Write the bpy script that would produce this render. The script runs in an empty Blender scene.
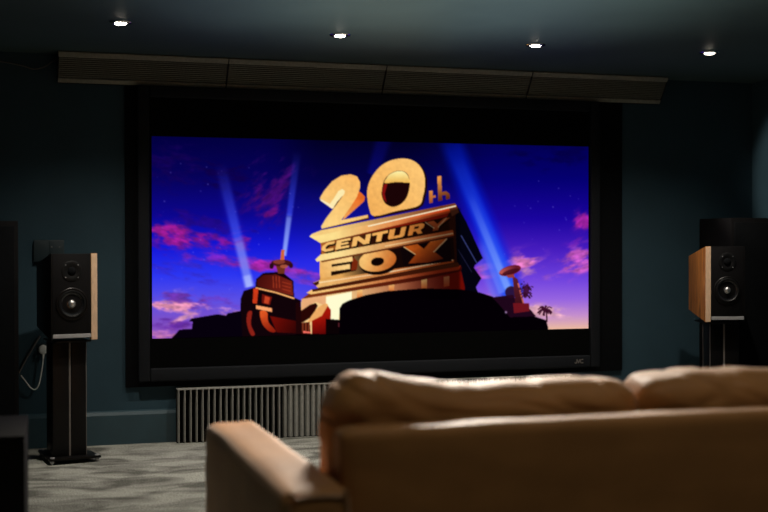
import bpy, bmesh, math, random
import numpy as np
from mathutils import Vector, Matrix, noise as mnoise

S = bpy.context.scene
COL = S.collection
random.seed(7)
R = math.radians

# ------------------------------------------------------------------ helpers
def tag(o, label=None, cat=None, group=None, kind=None):
    if label: o['label'] = label
    if cat: o['category'] = cat
    if group: o['group'] = group
    if kind: o['kind'] = kind
    return o

def thing(name, label, cat, loc=(0, 0, 0), rz=0.0, group=None):
    o = bpy.data.objects.new(name, None)
    COL.objects.link(o)
    o.location = loc
    o.rotation_euler = (0, 0, rz)
    o.empty_display_size = 0.1
    return tag(o, label, cat, group)

def copy_tree(o, parent=None):
    c = o.copy()
    COL.objects.link(c)
    c.parent = parent
    for ch in list(o.children):
        copy_tree(ch, c)
    return c

class MB:
    """collects shapes, links them as one mesh object"""
    def __init__(self):
        self.bm = bmesh.new()
    def _merge(self, b, M=None):
        if M is not None:
            bmesh.ops.transform(b, matrix=M, verts=b.verts)
        me = bpy.data.meshes.new('tmp')
        b.to_mesh(me)
        b.free()
        self.bm.from_mesh(me)
        bpy.data.meshes.remove(me)
    def box(self, x0, x1, y0, y1, z0, z1, bev=0.0, seg=2, M=None):
        b = bmesh.new()
        bmesh.ops.create_cube(b, size=1)
        bmesh.ops.scale(b, vec=(x1 - x0, y1 - y0, z1 - z0), verts=b.verts)
        bmesh.ops.translate(b, vec=((x0 + x1) / 2, (y0 + y1) / 2, (z0 + z1) / 2), verts=b.verts)
        if bev > 0:
            bmesh.ops.bevel(b, geom=b.edges[:], offset=bev, segments=seg, profile=0.5, affect='EDGES')
        self._merge(b, M)
        return self
    def prism(self, poly, axis, a0, a1, bev=0.0, seg=2, M=None):
        """poly: 2D points in the two other axes (in x,y,z order), extruded along axis"""
        b = bmesh.new()
        def P(p, a):
            if axis == 'x': return (a, p[0], p[1])
            if axis == 'y': return (p[0], a, p[1])
            return (p[0], p[1], a)
        v0 = [b.verts.new(P(p, a0)) for p in poly]
        v1 = [b.verts.new(P(p, a1)) for p in poly]
        n = len(poly)
        b.faces.new(v0)
        b.faces.new(list(reversed(v1)))
        for i in range(n):
            b.faces.new((v0[i], v1[i], v1[(i + 1) % n], v0[(i + 1) % n]))
        bmesh.ops.recalc_face_normals(b, faces=b.faces[:])
        if bev > 0:
            bmesh.ops.bevel(b, geom=b.edges[:], offset=bev, segments=seg, profile=0.5, affect='EDGES')
        self._merge(b, M)
        return self
    def lathe(self, prof, n=40, M=None):
        """prof: list of (r, h) turned about +Z"""
        b = bmesh.new()
        rings = []
        for r, h in prof:
            if r < 1e-6:
                rings.append([b.verts.new((0, 0, h))])
            else:
                rings.append([b.verts.new((r * math.cos(2 * math.pi * k / n), r * math.sin(2 * math.pi * k / n), h)) for k in range(n)])
        for A, B in zip(rings, rings[1:]):
            for k in range(n):
                k2 = (k + 1) % n
                if len(A) == 1 and len(B) == 1: continue
                if len(A) == 1: b.faces.new((A[0], B[k], B[k2]))
                elif len(B) == 1: b.faces.new((A[k], A[k2], B[0]))
                else: b.faces.new((A[k], A[k2], B[k2], B[k]))
        bmesh.ops.recalc_face_normals(b, faces=b.faces[:])
        self._merge(b, M)
        return self
    def tube(self, pts, r, n=10, M=None):
        b = bmesh.new()
        pts = [Vector(p) for p in pts]
        rings = []
        up = Vector((0.13, 0.31, 0.94))
        for i, p in enumerate(pts):
            t = (pts[min(i + 1, len(pts) - 1)] - pts[max(i - 1, 0)]).normalized()
            a = t.cross(up)
            if a.length < 1e-3: a = t.cross(Vector((1, 0, 0)))
            a.normalize()
            c = t.cross(a).normalized()
            rings.append([b.verts.new(p + (a * math.cos(2 * math.pi * k / n) + c * math.sin(2 * math.pi * k / n)) * r) for k in range(n)])
        for A, B in zip(rings, rings[1:]):
            for k in range(n):
                b.faces.new((A[k], A[(k + 1) % n], B[(k + 1) % n], B[k]))
        b.faces.new(rings[0])
        b.faces.new(rings[-1])
        bmesh.ops.recalc_face_normals(b, faces=b.faces[:])
        self._merge(b, M)
        return self
    def build(self, name, mat, parent=None, smooth=True, ang=35):
        me = bpy.data.meshes.new(name)
        self.bm.to_mesh(me)
        self.bm.free()
        me.materials.append(mat)
        if smooth:
            me.polygons.foreach_set('use_smooth', [True] * len(me.polygons))
            me.set_sharp_from_angle(angle=R(ang))
        o = bpy.data.objects.new(name, me)
        COL.objects.link(o)
        if parent is not None: o.parent = parent
        return o

def smooth_path(pts, n=8):
    pts = [Vector(p) for p in pts]
    P = [pts[0]] + pts + [pts[-1]]
    out = []
    for i in range(1, len(P) - 2):
        for k in range(n):
            t = k / n
            a, b, c, d = P[i - 1], P[i], P[i + 1], P[i + 2]
            out.append(0.5 * ((2 * b) + (-a + c) * t + (2 * a - 5 * b + 4 * c - d) * t * t + (-a + 3 * b - 3 * c + d) * t ** 3))
    out.append(pts[-1])
    return out

# ------------------------------------------------------------------ materials
def mat(name, col, rough=0.6, metal=0.0, spec=0.5, var=0.15, scale=8.0, bump=0.0, bscale=60.0, stretch=None, sheen=0.0, coat=0.0):
    """principled material whose colour is varied by procedural noise"""
    m = bpy.data.materials.new(name)
    m.use_nodes = True
    nt = m.node_tree
    nd, lk = nt.nodes, nt.links
    bs = nd['Principled BSDF']
    tc = nd.new('ShaderNodeTexCoord')
    mp = nd.new('ShaderNodeMapping')
    if stretch: mp.inputs['Scale'].default_value = stretch
    lk.new(tc.outputs['Object'], mp.inputs['Vector'])
    nz = nd.new('ShaderNodeTexNoise')
    nz.inputs['Scale'].default_value = scale
    nz.inputs['Detail'].default_value = 6
    lk.new(mp.outputs['Vector'], nz.inputs['Vector'])
    cr = nd.new('ShaderNodeValToRGB')
    cr.color_ramp.elements[0].position = 0.3
    cr.color_ramp.elements[1].position = 0.7
    cr.color_ramp.elements[0].color = (*[c * (1 - var) for c in col], 1)
    cr.color_ramp.elements[1].color = (*[min(1, c * (1 + var)) for c in col], 1)
    lk.new(nz.outputs['Fac'], cr.inputs['Fac'])
    lk.new(cr.outputs['Color'], bs.inputs['Base Color'])
    bs.inputs['Roughness'].default_value = rough
    bs.inputs['Metallic'].default_value = metal
    bs.inputs['Specular IOR Level'].default_value = spec
    if sheen:
        bs.inputs['Sheen Weight'].default_value = sheen
        bs.inputs['Sheen Roughness'].default_value = 0.4
    if coat: bs.inputs['Coat Weight'].default_value = coat
    if bump > 0:
        n2 = nd.new('ShaderNodeTexNoise')
        n2.inputs['Scale'].default_value = bscale
        n2.inputs['Detail'].default_value = 4
        lk.new(mp.outputs['Vector'], n2.inputs['Vector'])
        bp = nd.new('ShaderNodeBump')
        bp.inputs['Strength'].default_value = bump
        bp.inputs['Distance'].default_value = 0.01
        lk.new(n2.outputs['Fac'], bp.inputs['Height'])
        lk.new(bp.outputs['Normal'], bs.inputs['Normal'])
    return m

def emit(name, col, strength):
    m = bpy.data.materials.new(name)
    m.use_nodes = True
    nt = m.node_tree
    nt.nodes.clear()
    e = nt.nodes.new('ShaderNodeEmission')
    e.inputs['Color'].default_value = (*col, 1)
    e.inputs['Strength'].default_value = strength
    o = nt.nodes.new('ShaderNodeOutputMaterial')
    nt.links.new(e.outputs[0], o.inputs['Surface'])
    return m

M = {}
M['wall'] = mat('teal_wall_paint', (0.027, 0.060, 0.082), rough=0.75, spec=0.25, var=0.10, scale=2.5, bump=0.08, bscale=90)
M['ceil'] = mat('teal_ceiling_paint', (0.060, 0.098, 0.100), rough=0.55, spec=0.2, var=0.10, scale=2.0, bump=0.03, bscale=4)
M['trim'] = mat('teal_skirting_gloss', (0.030, 0.068, 0.088), rough=0.45, spec=0.5, var=0.08)
M['black'] = mat('matte_black', (0.005, 0.0045, 0.005), rough=0.8, spec=0.15, var=0.2)
M['velvet'] = mat('black_velvet', (0.0045, 0.005, 0.006), rough=0.95, spec=0.1, var=0.2, scale=40)
M['frame'] = mat('black_frame_flock', (0.0034, 0.0048, 0.0078), rough=0.75, spec=0.3, var=0.15, scale=60)
M['screen'] = mat('unlit_screen_fabric', (0.002, 0.002, 0.002), rough=0.9, spec=0.05, var=0.1)  # white screen cloth coloured near black to show it without projected light
M['satin'] = mat('satin_black_lacquer', (0.005, 0.0045, 0.0045), rough=0.38, spec=0.22, var=0.2)
M['baffle'] = mat('black_baffle', (0.005, 0.0045, 0.005), rough=0.6, spec=0.15, var=0.15)
M['rubber'] = mat('black_rubber', (0.005, 0.005, 0.0055), rough=0.5, spec=0.25, var=0.1)
M['cone'] = mat('glossy_black_cone', (0.010, 0.010, 0.012), rough=0.22, spec=0.6, var=0.1)
M['silver'] = mat('brushed_silver', (0.55, 0.54, 0.54), rough=0.35, metal=0.9, var=0.08, scale=40, stretch=(1, 30, 30))
M['silver_paint'] = mat('pale_silver_paint', (0.42, 0.42, 0.43), rough=0.5, metal=0.2, var=0.05)
M['foam'] = mat('grey_ribbed_foam', (0.20, 0.202, 0.17), rough=0.95, spec=0.1, var=0.2, scale=120)
M['foam_rail'] = mat('grey_rail', (0.27, 0.27, 0.225), rough=0.9, spec=0.1, var=0.12, scale=50)
M['rib'] = mat('pale_grey_rib', (0.30, 0.295, 0.27), rough=0.85, spec=0.2, var=0.12, scale=40)
M['rib_dark'] = mat('charcoal_groove', (0.010, 0.010, 0.010), rough=0.95, spec=0.05, var=0.2, scale=40)
M['rib_mid'] = mat('mid_grey_groove', (0.052, 0.054, 0.050), rough=0.95, spec=0.05, var=0.2, scale=40)
M['dull_metal'] = mat('dull_metal', (0.20, 0.18, 0.165), rough=0.5, metal=0.3, var=0.1)
M['white'] = mat('white_plastic', (0.80, 0.82, 0.79), rough=0.4, var=0.04)
M['cable_grey'] = mat('grey_cable', (0.11, 0.105, 0.10), rough=0.6, var=0.1)
M['plate'] = mat('painted_wall_box', (0.011, 0.025, 0.031), rough=0.6, var=0.1)
M['chrome'] = mat('polished_metal', (0.7, 0.7, 0.7), rough=0.18, metal=1.0, var=0.05)
M['bulb'] = emit('downlight_glow', (1.0, 0.88, 0.72), 30.0)

def wood():
    m = bpy.data.materials.new('oiled_walnut')
    m.use_nodes = True
    nt = m.node_tree
    nd, lk = nt.nodes, nt.links
    bs = nd['Principled BSDF']
    tc = nd.new('ShaderNodeTexCoord')
    mp = nd.new('ShaderNodeMapping')
    mp.inputs['Scale'].default_value = (18, 18, 2.2)
    lk.new(tc.outputs['Object'], mp.inputs['Vector'])
    nz = nd.new('ShaderNodeTexNoise')
    nz.inputs['Scale'].default_value = 1.6
    nz.inputs['Detail'].default_value = 8
    nz.inputs['Distortion'].default_value = 1.2
    lk.new(mp.outputs['Vector'], nz.inputs['Vector'])
    cr = nd.new('ShaderNodeValToRGB')
    e = cr.color_ramp.elements
    e[0].position, e[0].color = 0.28, (0.26, 0.095, 0.018, 1)
    e[1].position, e[1].color = 0.72, (0.72, 0.29, 0.05, 1)
    k = e.new(0.5)
    k.color = (0.50, 0.185, 0.03, 1)
    lk.new(nz.outputs['Fac'], cr.inputs['Fac'])
    lk.new(cr.outputs['Color'], bs.inputs['Base Color'])
    bs.inputs['Roughness'].default_value = 0.45
    return m
M['wood'] = wood()
M['wood_edge_lit'] = mat('lit_wood_edge', (0.80, 0.54, 0.35), rough=0.5, var=0.12, scale=30, stretch=(6, 6, 1))  # paler than the panel: screen light on its edge put into the colour

def carpet():
    m = bpy.data.materials.new('mottled_grey_carpet')
    m.use_nodes = True
    nt = m.node_tree
    nd, lk = nt.nodes, nt.links
    bs = nd['Principled BSDF']
    tc = nd.new('ShaderNodeTexCoord')
    def nz(scale, sx, sy, det=5, dist=0.0):
        mp = nd.new('ShaderNodeMapping')
        mp.inputs['Scale'].default_value = (sx, sy, 1)
        lk.new(tc.outputs['Object'], mp.inputs['Vector'])
        n = nd.new('ShaderNodeTexNoise')
        n.inputs['Scale'].default_value = scale
        n.inputs['Detail'].default_value = det
        n.inputs['Distortion'].default_value = dist
        lk.new(mp.outputs['Vector'], n.inputs['Vector'])
        return n
    a = nz(3.4, 0.8, 1.5, 9, 1.0)     # brushed-pile patches
    b = nz(90, 1, 1, 3)
    cr = nd.new('ShaderNodeValToRGB')
    e = cr.color_ramp.elements
    e[0].position, e[0].color = 0.38, (0.20, 0.198, 0.172, 1)
    e[1].position, e[1].color = 0.60, (0.58, 0.58, 0.51, 1)
    lk.new(a.outputs['Fac'], cr.inputs['Fac'])
    cr2 = nd.new('ShaderNodeValToRGB')
    e = cr2.color_ramp.elements
    e[0].position, e[0].color = 0.3, (0.55, 0.55, 0.55, 1)
    e[1].position, e[1].color = 0.7, (1, 1, 1, 1)
    lk.new(b.outputs['Fac'], cr2.inputs['Fac'])
    mx = nd.new('ShaderNodeMix')
    mx.data_type = 'RGBA'
    mx.blend_type = 'MULTIPLY'
    mx.inputs[0].default_value = 1.0
    lk.new(cr.outputs['Color'], mx.inputs[6])
    lk.new(cr2.outputs['Color'], mx.inputs[7])
    lk.new(mx.outputs[2], bs.inputs['Base Color'])
    bs.inputs['Roughness'].default_value = 1.0
    bs.inputs['Specular IOR Level'].default_value = 0.05
    bp = nd.new('ShaderNodeBump')
    bp.inputs['Strength'].default_value = 0.9
    bp.inputs['Distance'].default_value = 0.02
    lk.new(b.outputs['Fac'], bp.inputs['Height'])
    lk.new(bp.outputs['Normal'], bs.inputs['Normal'])
    return m
M['carpet'] = carpet()
M['sofa'] = mat('tan_leather', (0.49, 0.228, 0.070), rough=0.55, spec=0.25, var=0.12, scale=5, bump=0.10, bscale=120, sheen=0.18)
M['piping'] = mat('tan_seam', (0.52, 0.28, 0.12), rough=0.5, var=0.1)

# ------------------------------------------------------------------ the room  (front wall at y = 0, room towards -y)
XL, XR, YB, H = -0.48, 5.056, -9.3, 2.363
def struct(name, mb, m):
    return tag(mb.build(name, m, None, smooth=False), kind='structure')
struct('floor', MB().box(XL - .2, XR + .2, YB - .2, .2, -.12, 0), M['carpet'])
struct('ceiling', MB().box(XL - .2, XR + .2, YB - .2, .2, H, H + .12), M['ceil'])
struct('wall_front', MB().box(XL - .2, XR + .2, 0, .2, 0, H), M['wall'])
struct('wall_back', MB().box(XL - .2, XR + .2, YB - .2, YB, 0, H), M['wall'])
struct('wall_left', MB().box(XL - .2, XL, YB, 0, 0, H), M['wall'])
struct('wall_right', MB().box(XR, XR + .2, YB, 0, 0, H), M['wall'])
sk = [(0, 0), (-.022, 0), (-.022, .178), (-.012, .198), (0, .205)]
struct('baseboard_front', MB().prism(sk, 'x', XL + .022, XR - .022), M['trim'])
struct('baseboard_left', MB().box(XL, XL + .022, YB, 0, 0, .2, .004), M['trim'])
struct('baseboard_right', MB().box(XR - .022, XR, YB, 0, 0, .2, .004), M['trim'])

# ------------------------------------------------------------------ the picture on the screen
NX, NY = 680, 288
SS = 2
PICX0, PICX1, PICZ0, PICZ1 = 0.810, 3.743, 0.643, 1.879
# the picture is drawn in the units of an oblique tracing; this plane map takes its four corners to the flat picture
def homog(src, dst):
    A, b = [], []
    for (x, y), (u, v) in zip(src, dst):
        A.append([x, y, 1, 0, 0, 0, -u * x, -u * y]); b.append(u)
        A.append([0, 0, 0, x, y, 1, -v * x, -v * y]); b.append(v)
    h = np.linalg.solve(np.array(A, float), np.array(b, float))
    return np.append(h, 1).reshape(3, 3)
TRACE = [(150, 135), (588, 148), (588, 329.3), (152, 338.3)]
HM = homog(TRACE, [(0, 0), (1, 0), (1, 1), (0, 1)])
HI = np.linalg.inv(HM)
W2, H2 = NX * SS, NY * SS
uu, vv = np.meshgrid((np.arange(W2) + .5) / W2, (np.arange(H2) + .5) / H2)
den = HI[2, 0] * uu + HI[2, 1] * vv + HI[2, 2]
X = (HI[0, 0] * uu + HI[0, 1] * vv + HI[0, 2]) / den
Y = (HI[1, 0] * uu + HI[1, 1] * vv + HI[1, 2]) / den
img = np.zeros((H2, W2, 3))

def lerp3(t, stops):
    xs = [s[0] for s in stops]
    return np.stack([np.interp(t, xs, [s[1][k] for s in stops]) for k in range(3)], -1)

rng = np.random.RandomState(11)
def vnoise(x, y, seed):
    xi, yi = np.floor(x).astype(int), np.floor(y).astype(int)
    fx, fy = x - xi, y - yi
    fx, fy = fx * fx * (3 - 2 * fx), fy * fy * (3 - 2 * fy)
    T = np.random.RandomState(seed).rand(256, 256)
    g = lambda a, b: T[a % 256, b % 256]
    return (g(xi, yi) * (1 - fx) + g(xi + 1, yi) * fx) * (1 - fy) + (g(xi, yi + 1) * (1 - fx) + g(xi + 1, yi + 1) * fx) * fy
def fbm(x, y, seed, o=5):
    s, a, t = 0, .5, 0
    for k in range(o):
        s = s + a * vnoise(x * 2 ** k + 17 * k, y * 2 ** k + 9 * k, seed + k)
        t += a
        a *= .55
    return s / t
def sm(a, b, x):
    t = np.clip((x - a) / (b - a), 0, 1)
    return t * t * (3 - 2 * t)
def over(col, al):
    global img
    al = np.clip(al, 0, 1)[..., None]
    img = img * (1 - al) + np.asarray(col, float) * al

# sky
left = lerp3(Y, [(135, (2, 0, 62)), (175, (6, 2, 88)), (215, (12, 6, 142)), (245, (18, 22, 214)), (275, (44, 54, 242)), (300, (92, 80, 230)), (320, (124, 80, 200)), (338, (140, 80, 185))])
right = lerp3(Y, [(140, (2, 0, 78)), (180, (4, 0, 112)), (220, (26, 4, 158)), (250, (70, 28, 190)), (280, (112, 66, 222)), (300, (150, 100, 225)), (316, (196, 142, 205)), (330, (236, 186, 160))])
mid = lerp3(Y, [(135, (1, 0, 30)), (180, (4, 2, 70)), (230, (16, 18, 170)), (262, (40, 40, 230)), (300, (80, 70, 230))])
t = sm(260, 330, X)[..., None]
img = left * (1 - t) + mid * t
t = sm(400, 500, X)[..., None]
img = img * (1 - t) + right * t
# clouds
def cloud(cx, cy, rx, ry, tilt, col, amt, seed, thr=.48, soft=.27, fx=15., fy=5.5):
    ca, sa = math.cos(R(tilt)), math.sin(R(tilt))
    dx, dy = X - cx, Y - cy
    a, b = dx * ca + dy * sa, -dx * sa + dy * ca
    env = np.exp(-((a / rx) ** 2 + (b / ry) ** 2))
    n = fbm(a / fx + 40, b / fy + 40, seed)
    m_ = sm(thr - .08, thr + soft, n + (env - .70) * .42)
    n2 = fbm(a / (fx * .45) + 7, b / (fy * .5) + 7, seed + 100)
    over(np.asarray(col, float) * (.62 + .62 * n2[..., None]), amt * m_ * np.minimum(1, env * 2.0))
cloud(165, 165, 60, 22, 10, (30, 4, 90), .5, 3, .45)
cloud(270, 190, 30, 26, -40, (84, 14, 120), .75, 5, .42)
cloud(225, 175, 40, 18, 10, (20, 0, 70), .55, 8)
cloud(272, 212, 12, 9, -30, (140, 20, 130), .7, 15, .4)
cloud(170, 234, 26, 12, 14, (184, 30, 146), .85, 21, .38)
cloud(165, 246, 26, 10, 10, (96, 16, 150), .65, 22)
cloud(195, 270, 50, 12, 8, (70, 40, 190), .5, 24)
cloud(210, 225, 60, 14, 8, (50, 8, 120), .5, 25)
cloud(214, 242, 22, 8, 12, (160, 24, 150), .8, 31, .4)
cloud(242, 240, 12, 10, -10, (170, 30, 160), .7, 32, .42)
cloud(215, 259, 40, 7, 8, (150, 40, 190), .75, 41, .42)
cloud(275, 268, 45, 7, 8, (196, 40, 165), .85, 51, .38)
cloud(305, 278, 26, 8, 10, (150, 60, 210), .7, 52, .4)
cloud(178, 291, 16, 3, -6, (160, 110, 220), .6, 55, .4)
cloud(180, 300, 36, 9, 0, (120, 50, 170), .8, 61, .4)
cloud(178, 307, 30, 6, 6, (250, 160, 190), .95, 62, .36)
cloud(215, 309, 34, 5, 8, (250, 165, 200), .9, 63, .38)
cloud(222, 299, 30, 6, 8, (120, 60, 200), .6, 64)
cloud(184, 318, 14, 5, -20, (245, 170, 190), .8, 65, .38)
cloud(165, 324, 30, 6, 0, (90, 30, 150), .7, 66, .4)
cloud(160, 333, 26, 5, -5, (230, 140, 190), .8, 67, .38)
cloud(520, 265, 17, 10, -12, (238, 130, 205), 1., 71, .36)
cloud(528, 272, 10, 7, -12, (250, 170, 190), .7, 72, .4)
cloud(490, 272, 22, 9, -8, (210, 90, 205), .85, 73, .38)
cloud(578, 262, 20, 13, -18, (214, 96, 200), .9, 81, .38)
cloud(560, 275, 20, 5, -10, (200, 110, 215), .6, 82, .4)
cloud(583, 222, 9, 8, -35, (190, 40, 170), .85, 83, .36)
cloud(572, 243, 12, 6, -25, (150, 40, 180), .6, 84, .4)
cloud(540, 312, 26, 6, 4, (250, 190, 190), .8, 91, .38)
cloud(495, 300, 18, 6, -6, (205, 110, 200), .7, 92, .4)
cloud(560, 150, 60, 20, 0, (4, 0, 60), .5, 93)
# search beams
def beam(p0, p1, w0, w1, col, a0, a1, soft=.75):
    p0, p1 = np.array(p0, float), np.array(p1, float)
    d = p1 - p0
    L = np.hypot(*d)
    d /= L
    s = ((X - p0[0]) * d[0] + (Y - p0[1]) * d[1]) / L
    o = np.abs((X - p0[0]) * -d[1] + (Y - p0[1]) * d[0])
    w = w0 + (w1 - w0) * np.clip(s, 0, 1)
    a = (a0 + (a1 - a0) * np.clip(s, 0, 1)) * (1 - sm(soft * .35, 1.0, o / w)) * sm(-.01, .02, s) * (1 - sm(.9, 1.08, s))
    over(col, a)
beam((249.5, 287), (238, 240), 6.5, 7, (170, 185, 255), .95, .6)
beam((246, 276), (219, 165), 11, 11, (30, 40, 235), .35, .0)
beam((238, 241), (219, 162), 7, 8, (80, 105, 255), .6, .0)
beam((284, 256), (289, 215), 3.2, 4.2, (150, 175, 255), .95, .6)
beam((289, 216), (297, 150), 4.2, 6, (70, 90, 255), .6, .0)
beam((513, 300), (449, 138), 20, 16, (0, 36, 230), .80, .36)
beam((513, 298), (456, 158), 13, 9, (50, 104, 255), .85, .10)
beam((508, 290), (470, 196), 6, 5, (140, 176, 255), .75, .06)
beam((502, 294), (478, 236), 5, 4, (120, 150, 255), .6, .05)
beam((500, 304), (478, 246), 8, 13, (110, 130, 255), .5, .2)
beam((372, 175), (384, 138), 8, 12, (10, 10, 130), .6, .3)
# stars
for k in range(60):
    x, y = rng.uniform(153, 300), rng.uniform(160, 300)
    if k > 40: x, y = rng.uniform(500, 586), rng.uniform(180, 270)
    r = rng.uniform(.35, .75)
    over((150, 140, 255), np.exp(-((X - x) ** 2 + (Y - y) ** 2) / r ** 2) * rng.uniform(.15, .5))

def fill(contours, col, al=1.0, col2=None, ga=None, gb=None, blur=0.0):
    """even-odd fill of one or more contours; optional two-colour ramp from point ga to gb"""
    if isinstance(contours[0][0], (int, float)): contours = [contours]
    P = np.concatenate([np.array(c, float) for c in contours])
    q = np.stack([P[:, 0], P[:, 1], np.ones(len(P))], 1) @ HM.T
    q = q[:, :2] / q[:, 2:]
    i0, i1 = max(0, int(q[:, 0].min() * W2) - 3), min(W2, int(q[:, 0].max() * W2) + 4)
    j0, j1 = max(0, int(q[:, 1].min() * H2) - 3), min(H2, int(q[:, 1].max() * H2) + 4)
    if i1 <= i0 or j1 <= j0: return
    sx, sy = X[j0:j1, i0:i1], Y[j0:j1, i0:i1]
    ins = np.zeros(sx.shape, bool)
    for c in contours:
        n = len(c)
        for k in range(n):
            (x1, y1), (x2, y2) = c[k], c[(k + 1) % n]
            if y1 == y2: continue
            cr = ((y1 > sy) != (y2 > sy)) & (sx < (x2 - x1) * (sy - y1) / (y2 - y1) + x1)
            ins ^= cr
    a = ins.astype(float) * al
    c = np.array(col, float)
    if col2 is not None:
        ga, gb = np.array(ga, float), np.array(gb, float)
        d = gb - ga
        tt = np.clip(((sx - ga[0]) * d[0] + (sy - ga[1]) * d[1]) / (d @ d), 0, 1)[..., None]
        c = c * (1 - tt) + np.array(col2, float) * tt
    sub = img[j0:j1, i0:i1]
    img[j0:j1, i0:i1] = sub * (1 - a[..., None]) + c * a[..., None]

def line(pts, w, col, al=1.0, col2=None):
    for (a, b) in zip(pts, pts[1:]):
        a, b = np.array(a, float), np.array(b, float)
        d = (b - a) / np.hypot(*(b - a))
        n = np.array([-d[1], d[0]]) * w / 2
        fill([tuple(a + n), tuple(b + n), tuple(b - n), tuple(a - n)], col, al, col2, tuple(a), tuple(b))

def ell(cx, cy, rx, ry, tilt=0, n=40, a0=0, a1=360):
    ca, sa = math.cos(R(tilt)), math.sin(R(tilt))
    out = []
    for k in range(n + 1):
        t = R(a0 + (a1 - a0) * k / n)
        x, y = rx * math.cos(t), ry * math.sin(t)
        out.append((cx + x * ca - y * sa, cy + x * sa + y * ca))
    return out

def curve(pts, n=6):
    P = [pts[-1]] + list(pts) + [pts[0], pts[1]]
    out = []
    for i in range(1, len(P) - 2):
        a, b, c, d = [np.array(q, float) for q in P[i - 1:i + 3]]
        for k in range(n):
            t = k / n
            out.append(tuple(0.5 * ((2 * b) + (-a + c) * t + (2 * a - 5 * b + 4 * c - d) * t * t + (-a + 3 * b - 3 * c + d) * t ** 3)))
    return out

CREAM, GOLD, ORANGE, BRONZE = (255, 226, 150), (246, 190, 104), (214, 116, 40), (140, 56, 12)
DARK = (16, 4, 3)
# --- monument: dark right-hand side, then the tiers from the foot up
fill([(440, 206), (457, 206), (466, 222), (483, 259), (475, 266), (474, 268.5), (481.5, 279), (476, 288), (480, 297), (440, 297)], (3, 3, 14))
line([(461, 236), (477, 264)], .9, (70, 80, 150), .8)
line([(458, 250), (472, 273)], .7, (50, 50, 90), .6)
fill([(321, 243), (321, 230), (455, 205), (457, 262), (461, 271), (466, 296), (340, 330), (340, 300), (318, 290), (320, 276)], (44, 12, 6))
# foot block
fill([(301.5, 299), (461, 271), (465, 288), (465, 300), (420, 300), (420, 310), (301, 337)], (250, 214, 150), 1, (104, 10, 4), (340, 300), (450, 280))
fill([(326, 297), (352, 292), (352, 300), (340, 308), (339, 320), (326, 319)], (255, 252, 208))
fill([(301.5, 299), (326, 295), (326, 306), (316, 302), (308, 306), (301.5, 311)], (236, 180, 130))
for (x, y) in [(357, 289.5), (389, 283), (421.5, 279.5), (444, 276.5)]:
    fill([(x, y + 1), (x + 5.5, y), (x + 5.5, y + 10), (x, y + 11)], (255, 220, 140), .8 if x < 430 else .45, (220, 110, 50), (x, y), (x, y + 10))
fill([(301, 311), (310, 305), (316, 303), (318, 306), (312, 317), (304, 322), (301, 323)], (40, 6, 4))
fill(curve([(317, 309), (325, 304), (328, 306), (322, 316), (313, 321), (308, 322)]), (240, 180, 110))
fill([(312, 321), (322, 316), (328, 306), (331, 310), (331, 320), (326, 334), (312, 334)], (170, 22, 10), 1, (90, 4, 4), (320, 316), (326, 334))
fill([(301, 323), (310, 322), (311, 334), (301, 336)], (60, 14, 8))
for x in (302.5, 305.5, 308.5):
    fill([(x, 323), (x + 1.4, 322.5), (x + 1.4, 331), (x, 332)], (150, 70, 40), .8)
fill([(303.5, 331), (311, 332), (311, 333.5), (303.5, 333)], (255, 120, 110))
fill([(326, 319), (340, 320), (340, 337), (326, 337)], (10, 2, 4))
fill([(338.5, 323), (342, 323), (342, 327), (338.5, 327)], (110, 40, 50), .7)
# tier 4 and 3 (stepped base under the lower word)
fill([(302, 299), (311, 292), (462, 267.5), (461, 272), (420, 281)], (120, 50, 20), 1, (60, 6, 4), (320, 290), (450, 272))
fill([(306.5, 293), (312, 289.5), (461, 266), (459, 270.5), (311, 294.5)], (252, 206, 130), 1, (150, 40, 14), (330, 290), (440, 271))
fill([(312, 289.5), (458, 263), (460, 267), (313, 292)], (70, 24, 8))
fill([(313, 283), (320, 280), (454, 259), (454, 263), (318, 288)], (238, 190, 118), 1, (170, 70, 24), (330, 284), (440, 262))
line([(316, 283.3), (385, 273.2), (453, 260.8)], .9, (255, 236, 190), .95, (255, 210, 160))
fill([(312.5, 283.5), (319, 281), (319, 284), (316, 286)], (60, 18, 6))
# wall behind the lower word
fill([(319.5, 258), (453, 236), (455, 260), (320, 281)], (232, 176, 96), 1, (20, 6, 5), (338, 268), (372, 262))
def qmap(q, p):
    (x0, y0), (x1, y1), (x2, y2), (x3, y3) = q      # bottom-left, bottom-right, top-right, top-left
    u, v = p
    bx, by = x0 + (x1 - x0) * u, y0 + (y1 - y0) * u
    tx, ty = x3 + (x2 - x3) * u, y3 + (y2 - y3) * u
    return (bx + (tx - bx) * v, by + (ty - by) * v)
# F
Fq = [(320, 278.8), (353, 272.8), (352.5, 256.2), (319.8, 260.5)]
Fg = [(0, 0), (.34, 0), (.34, .28), (.92, .25), (.92, .54), (.36, .54), (.36, .68), (1, .68), (1, 1), (0, 1)]
fill([(331, 276), (356, 271), (354, 256), (331, 260)], (26, 8, 4))
fill([(353, 257), (358, 262), (357, 270), (351, 271)], (120, 40, 14))
fill([qmap(Fq, p) for p in Fg], (240, 184, 104), 1, (252, 214, 142), (320, 277), (340, 262))
# O
fill(ell(379.5, 263.5, 19.5, 11.6, -9), (18, 5, 4))
fill([ell(377.7, 260.8, 18.8, 11, -9), ell(377.6, 262, 6.6, 4.2, -9)], (252, 204, 124), 1, (196, 104, 40), (366, 256), (394, 268))
fill(ell(377.6, 262, 6.4, 4.1, -9), (14, 3, 3))
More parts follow.
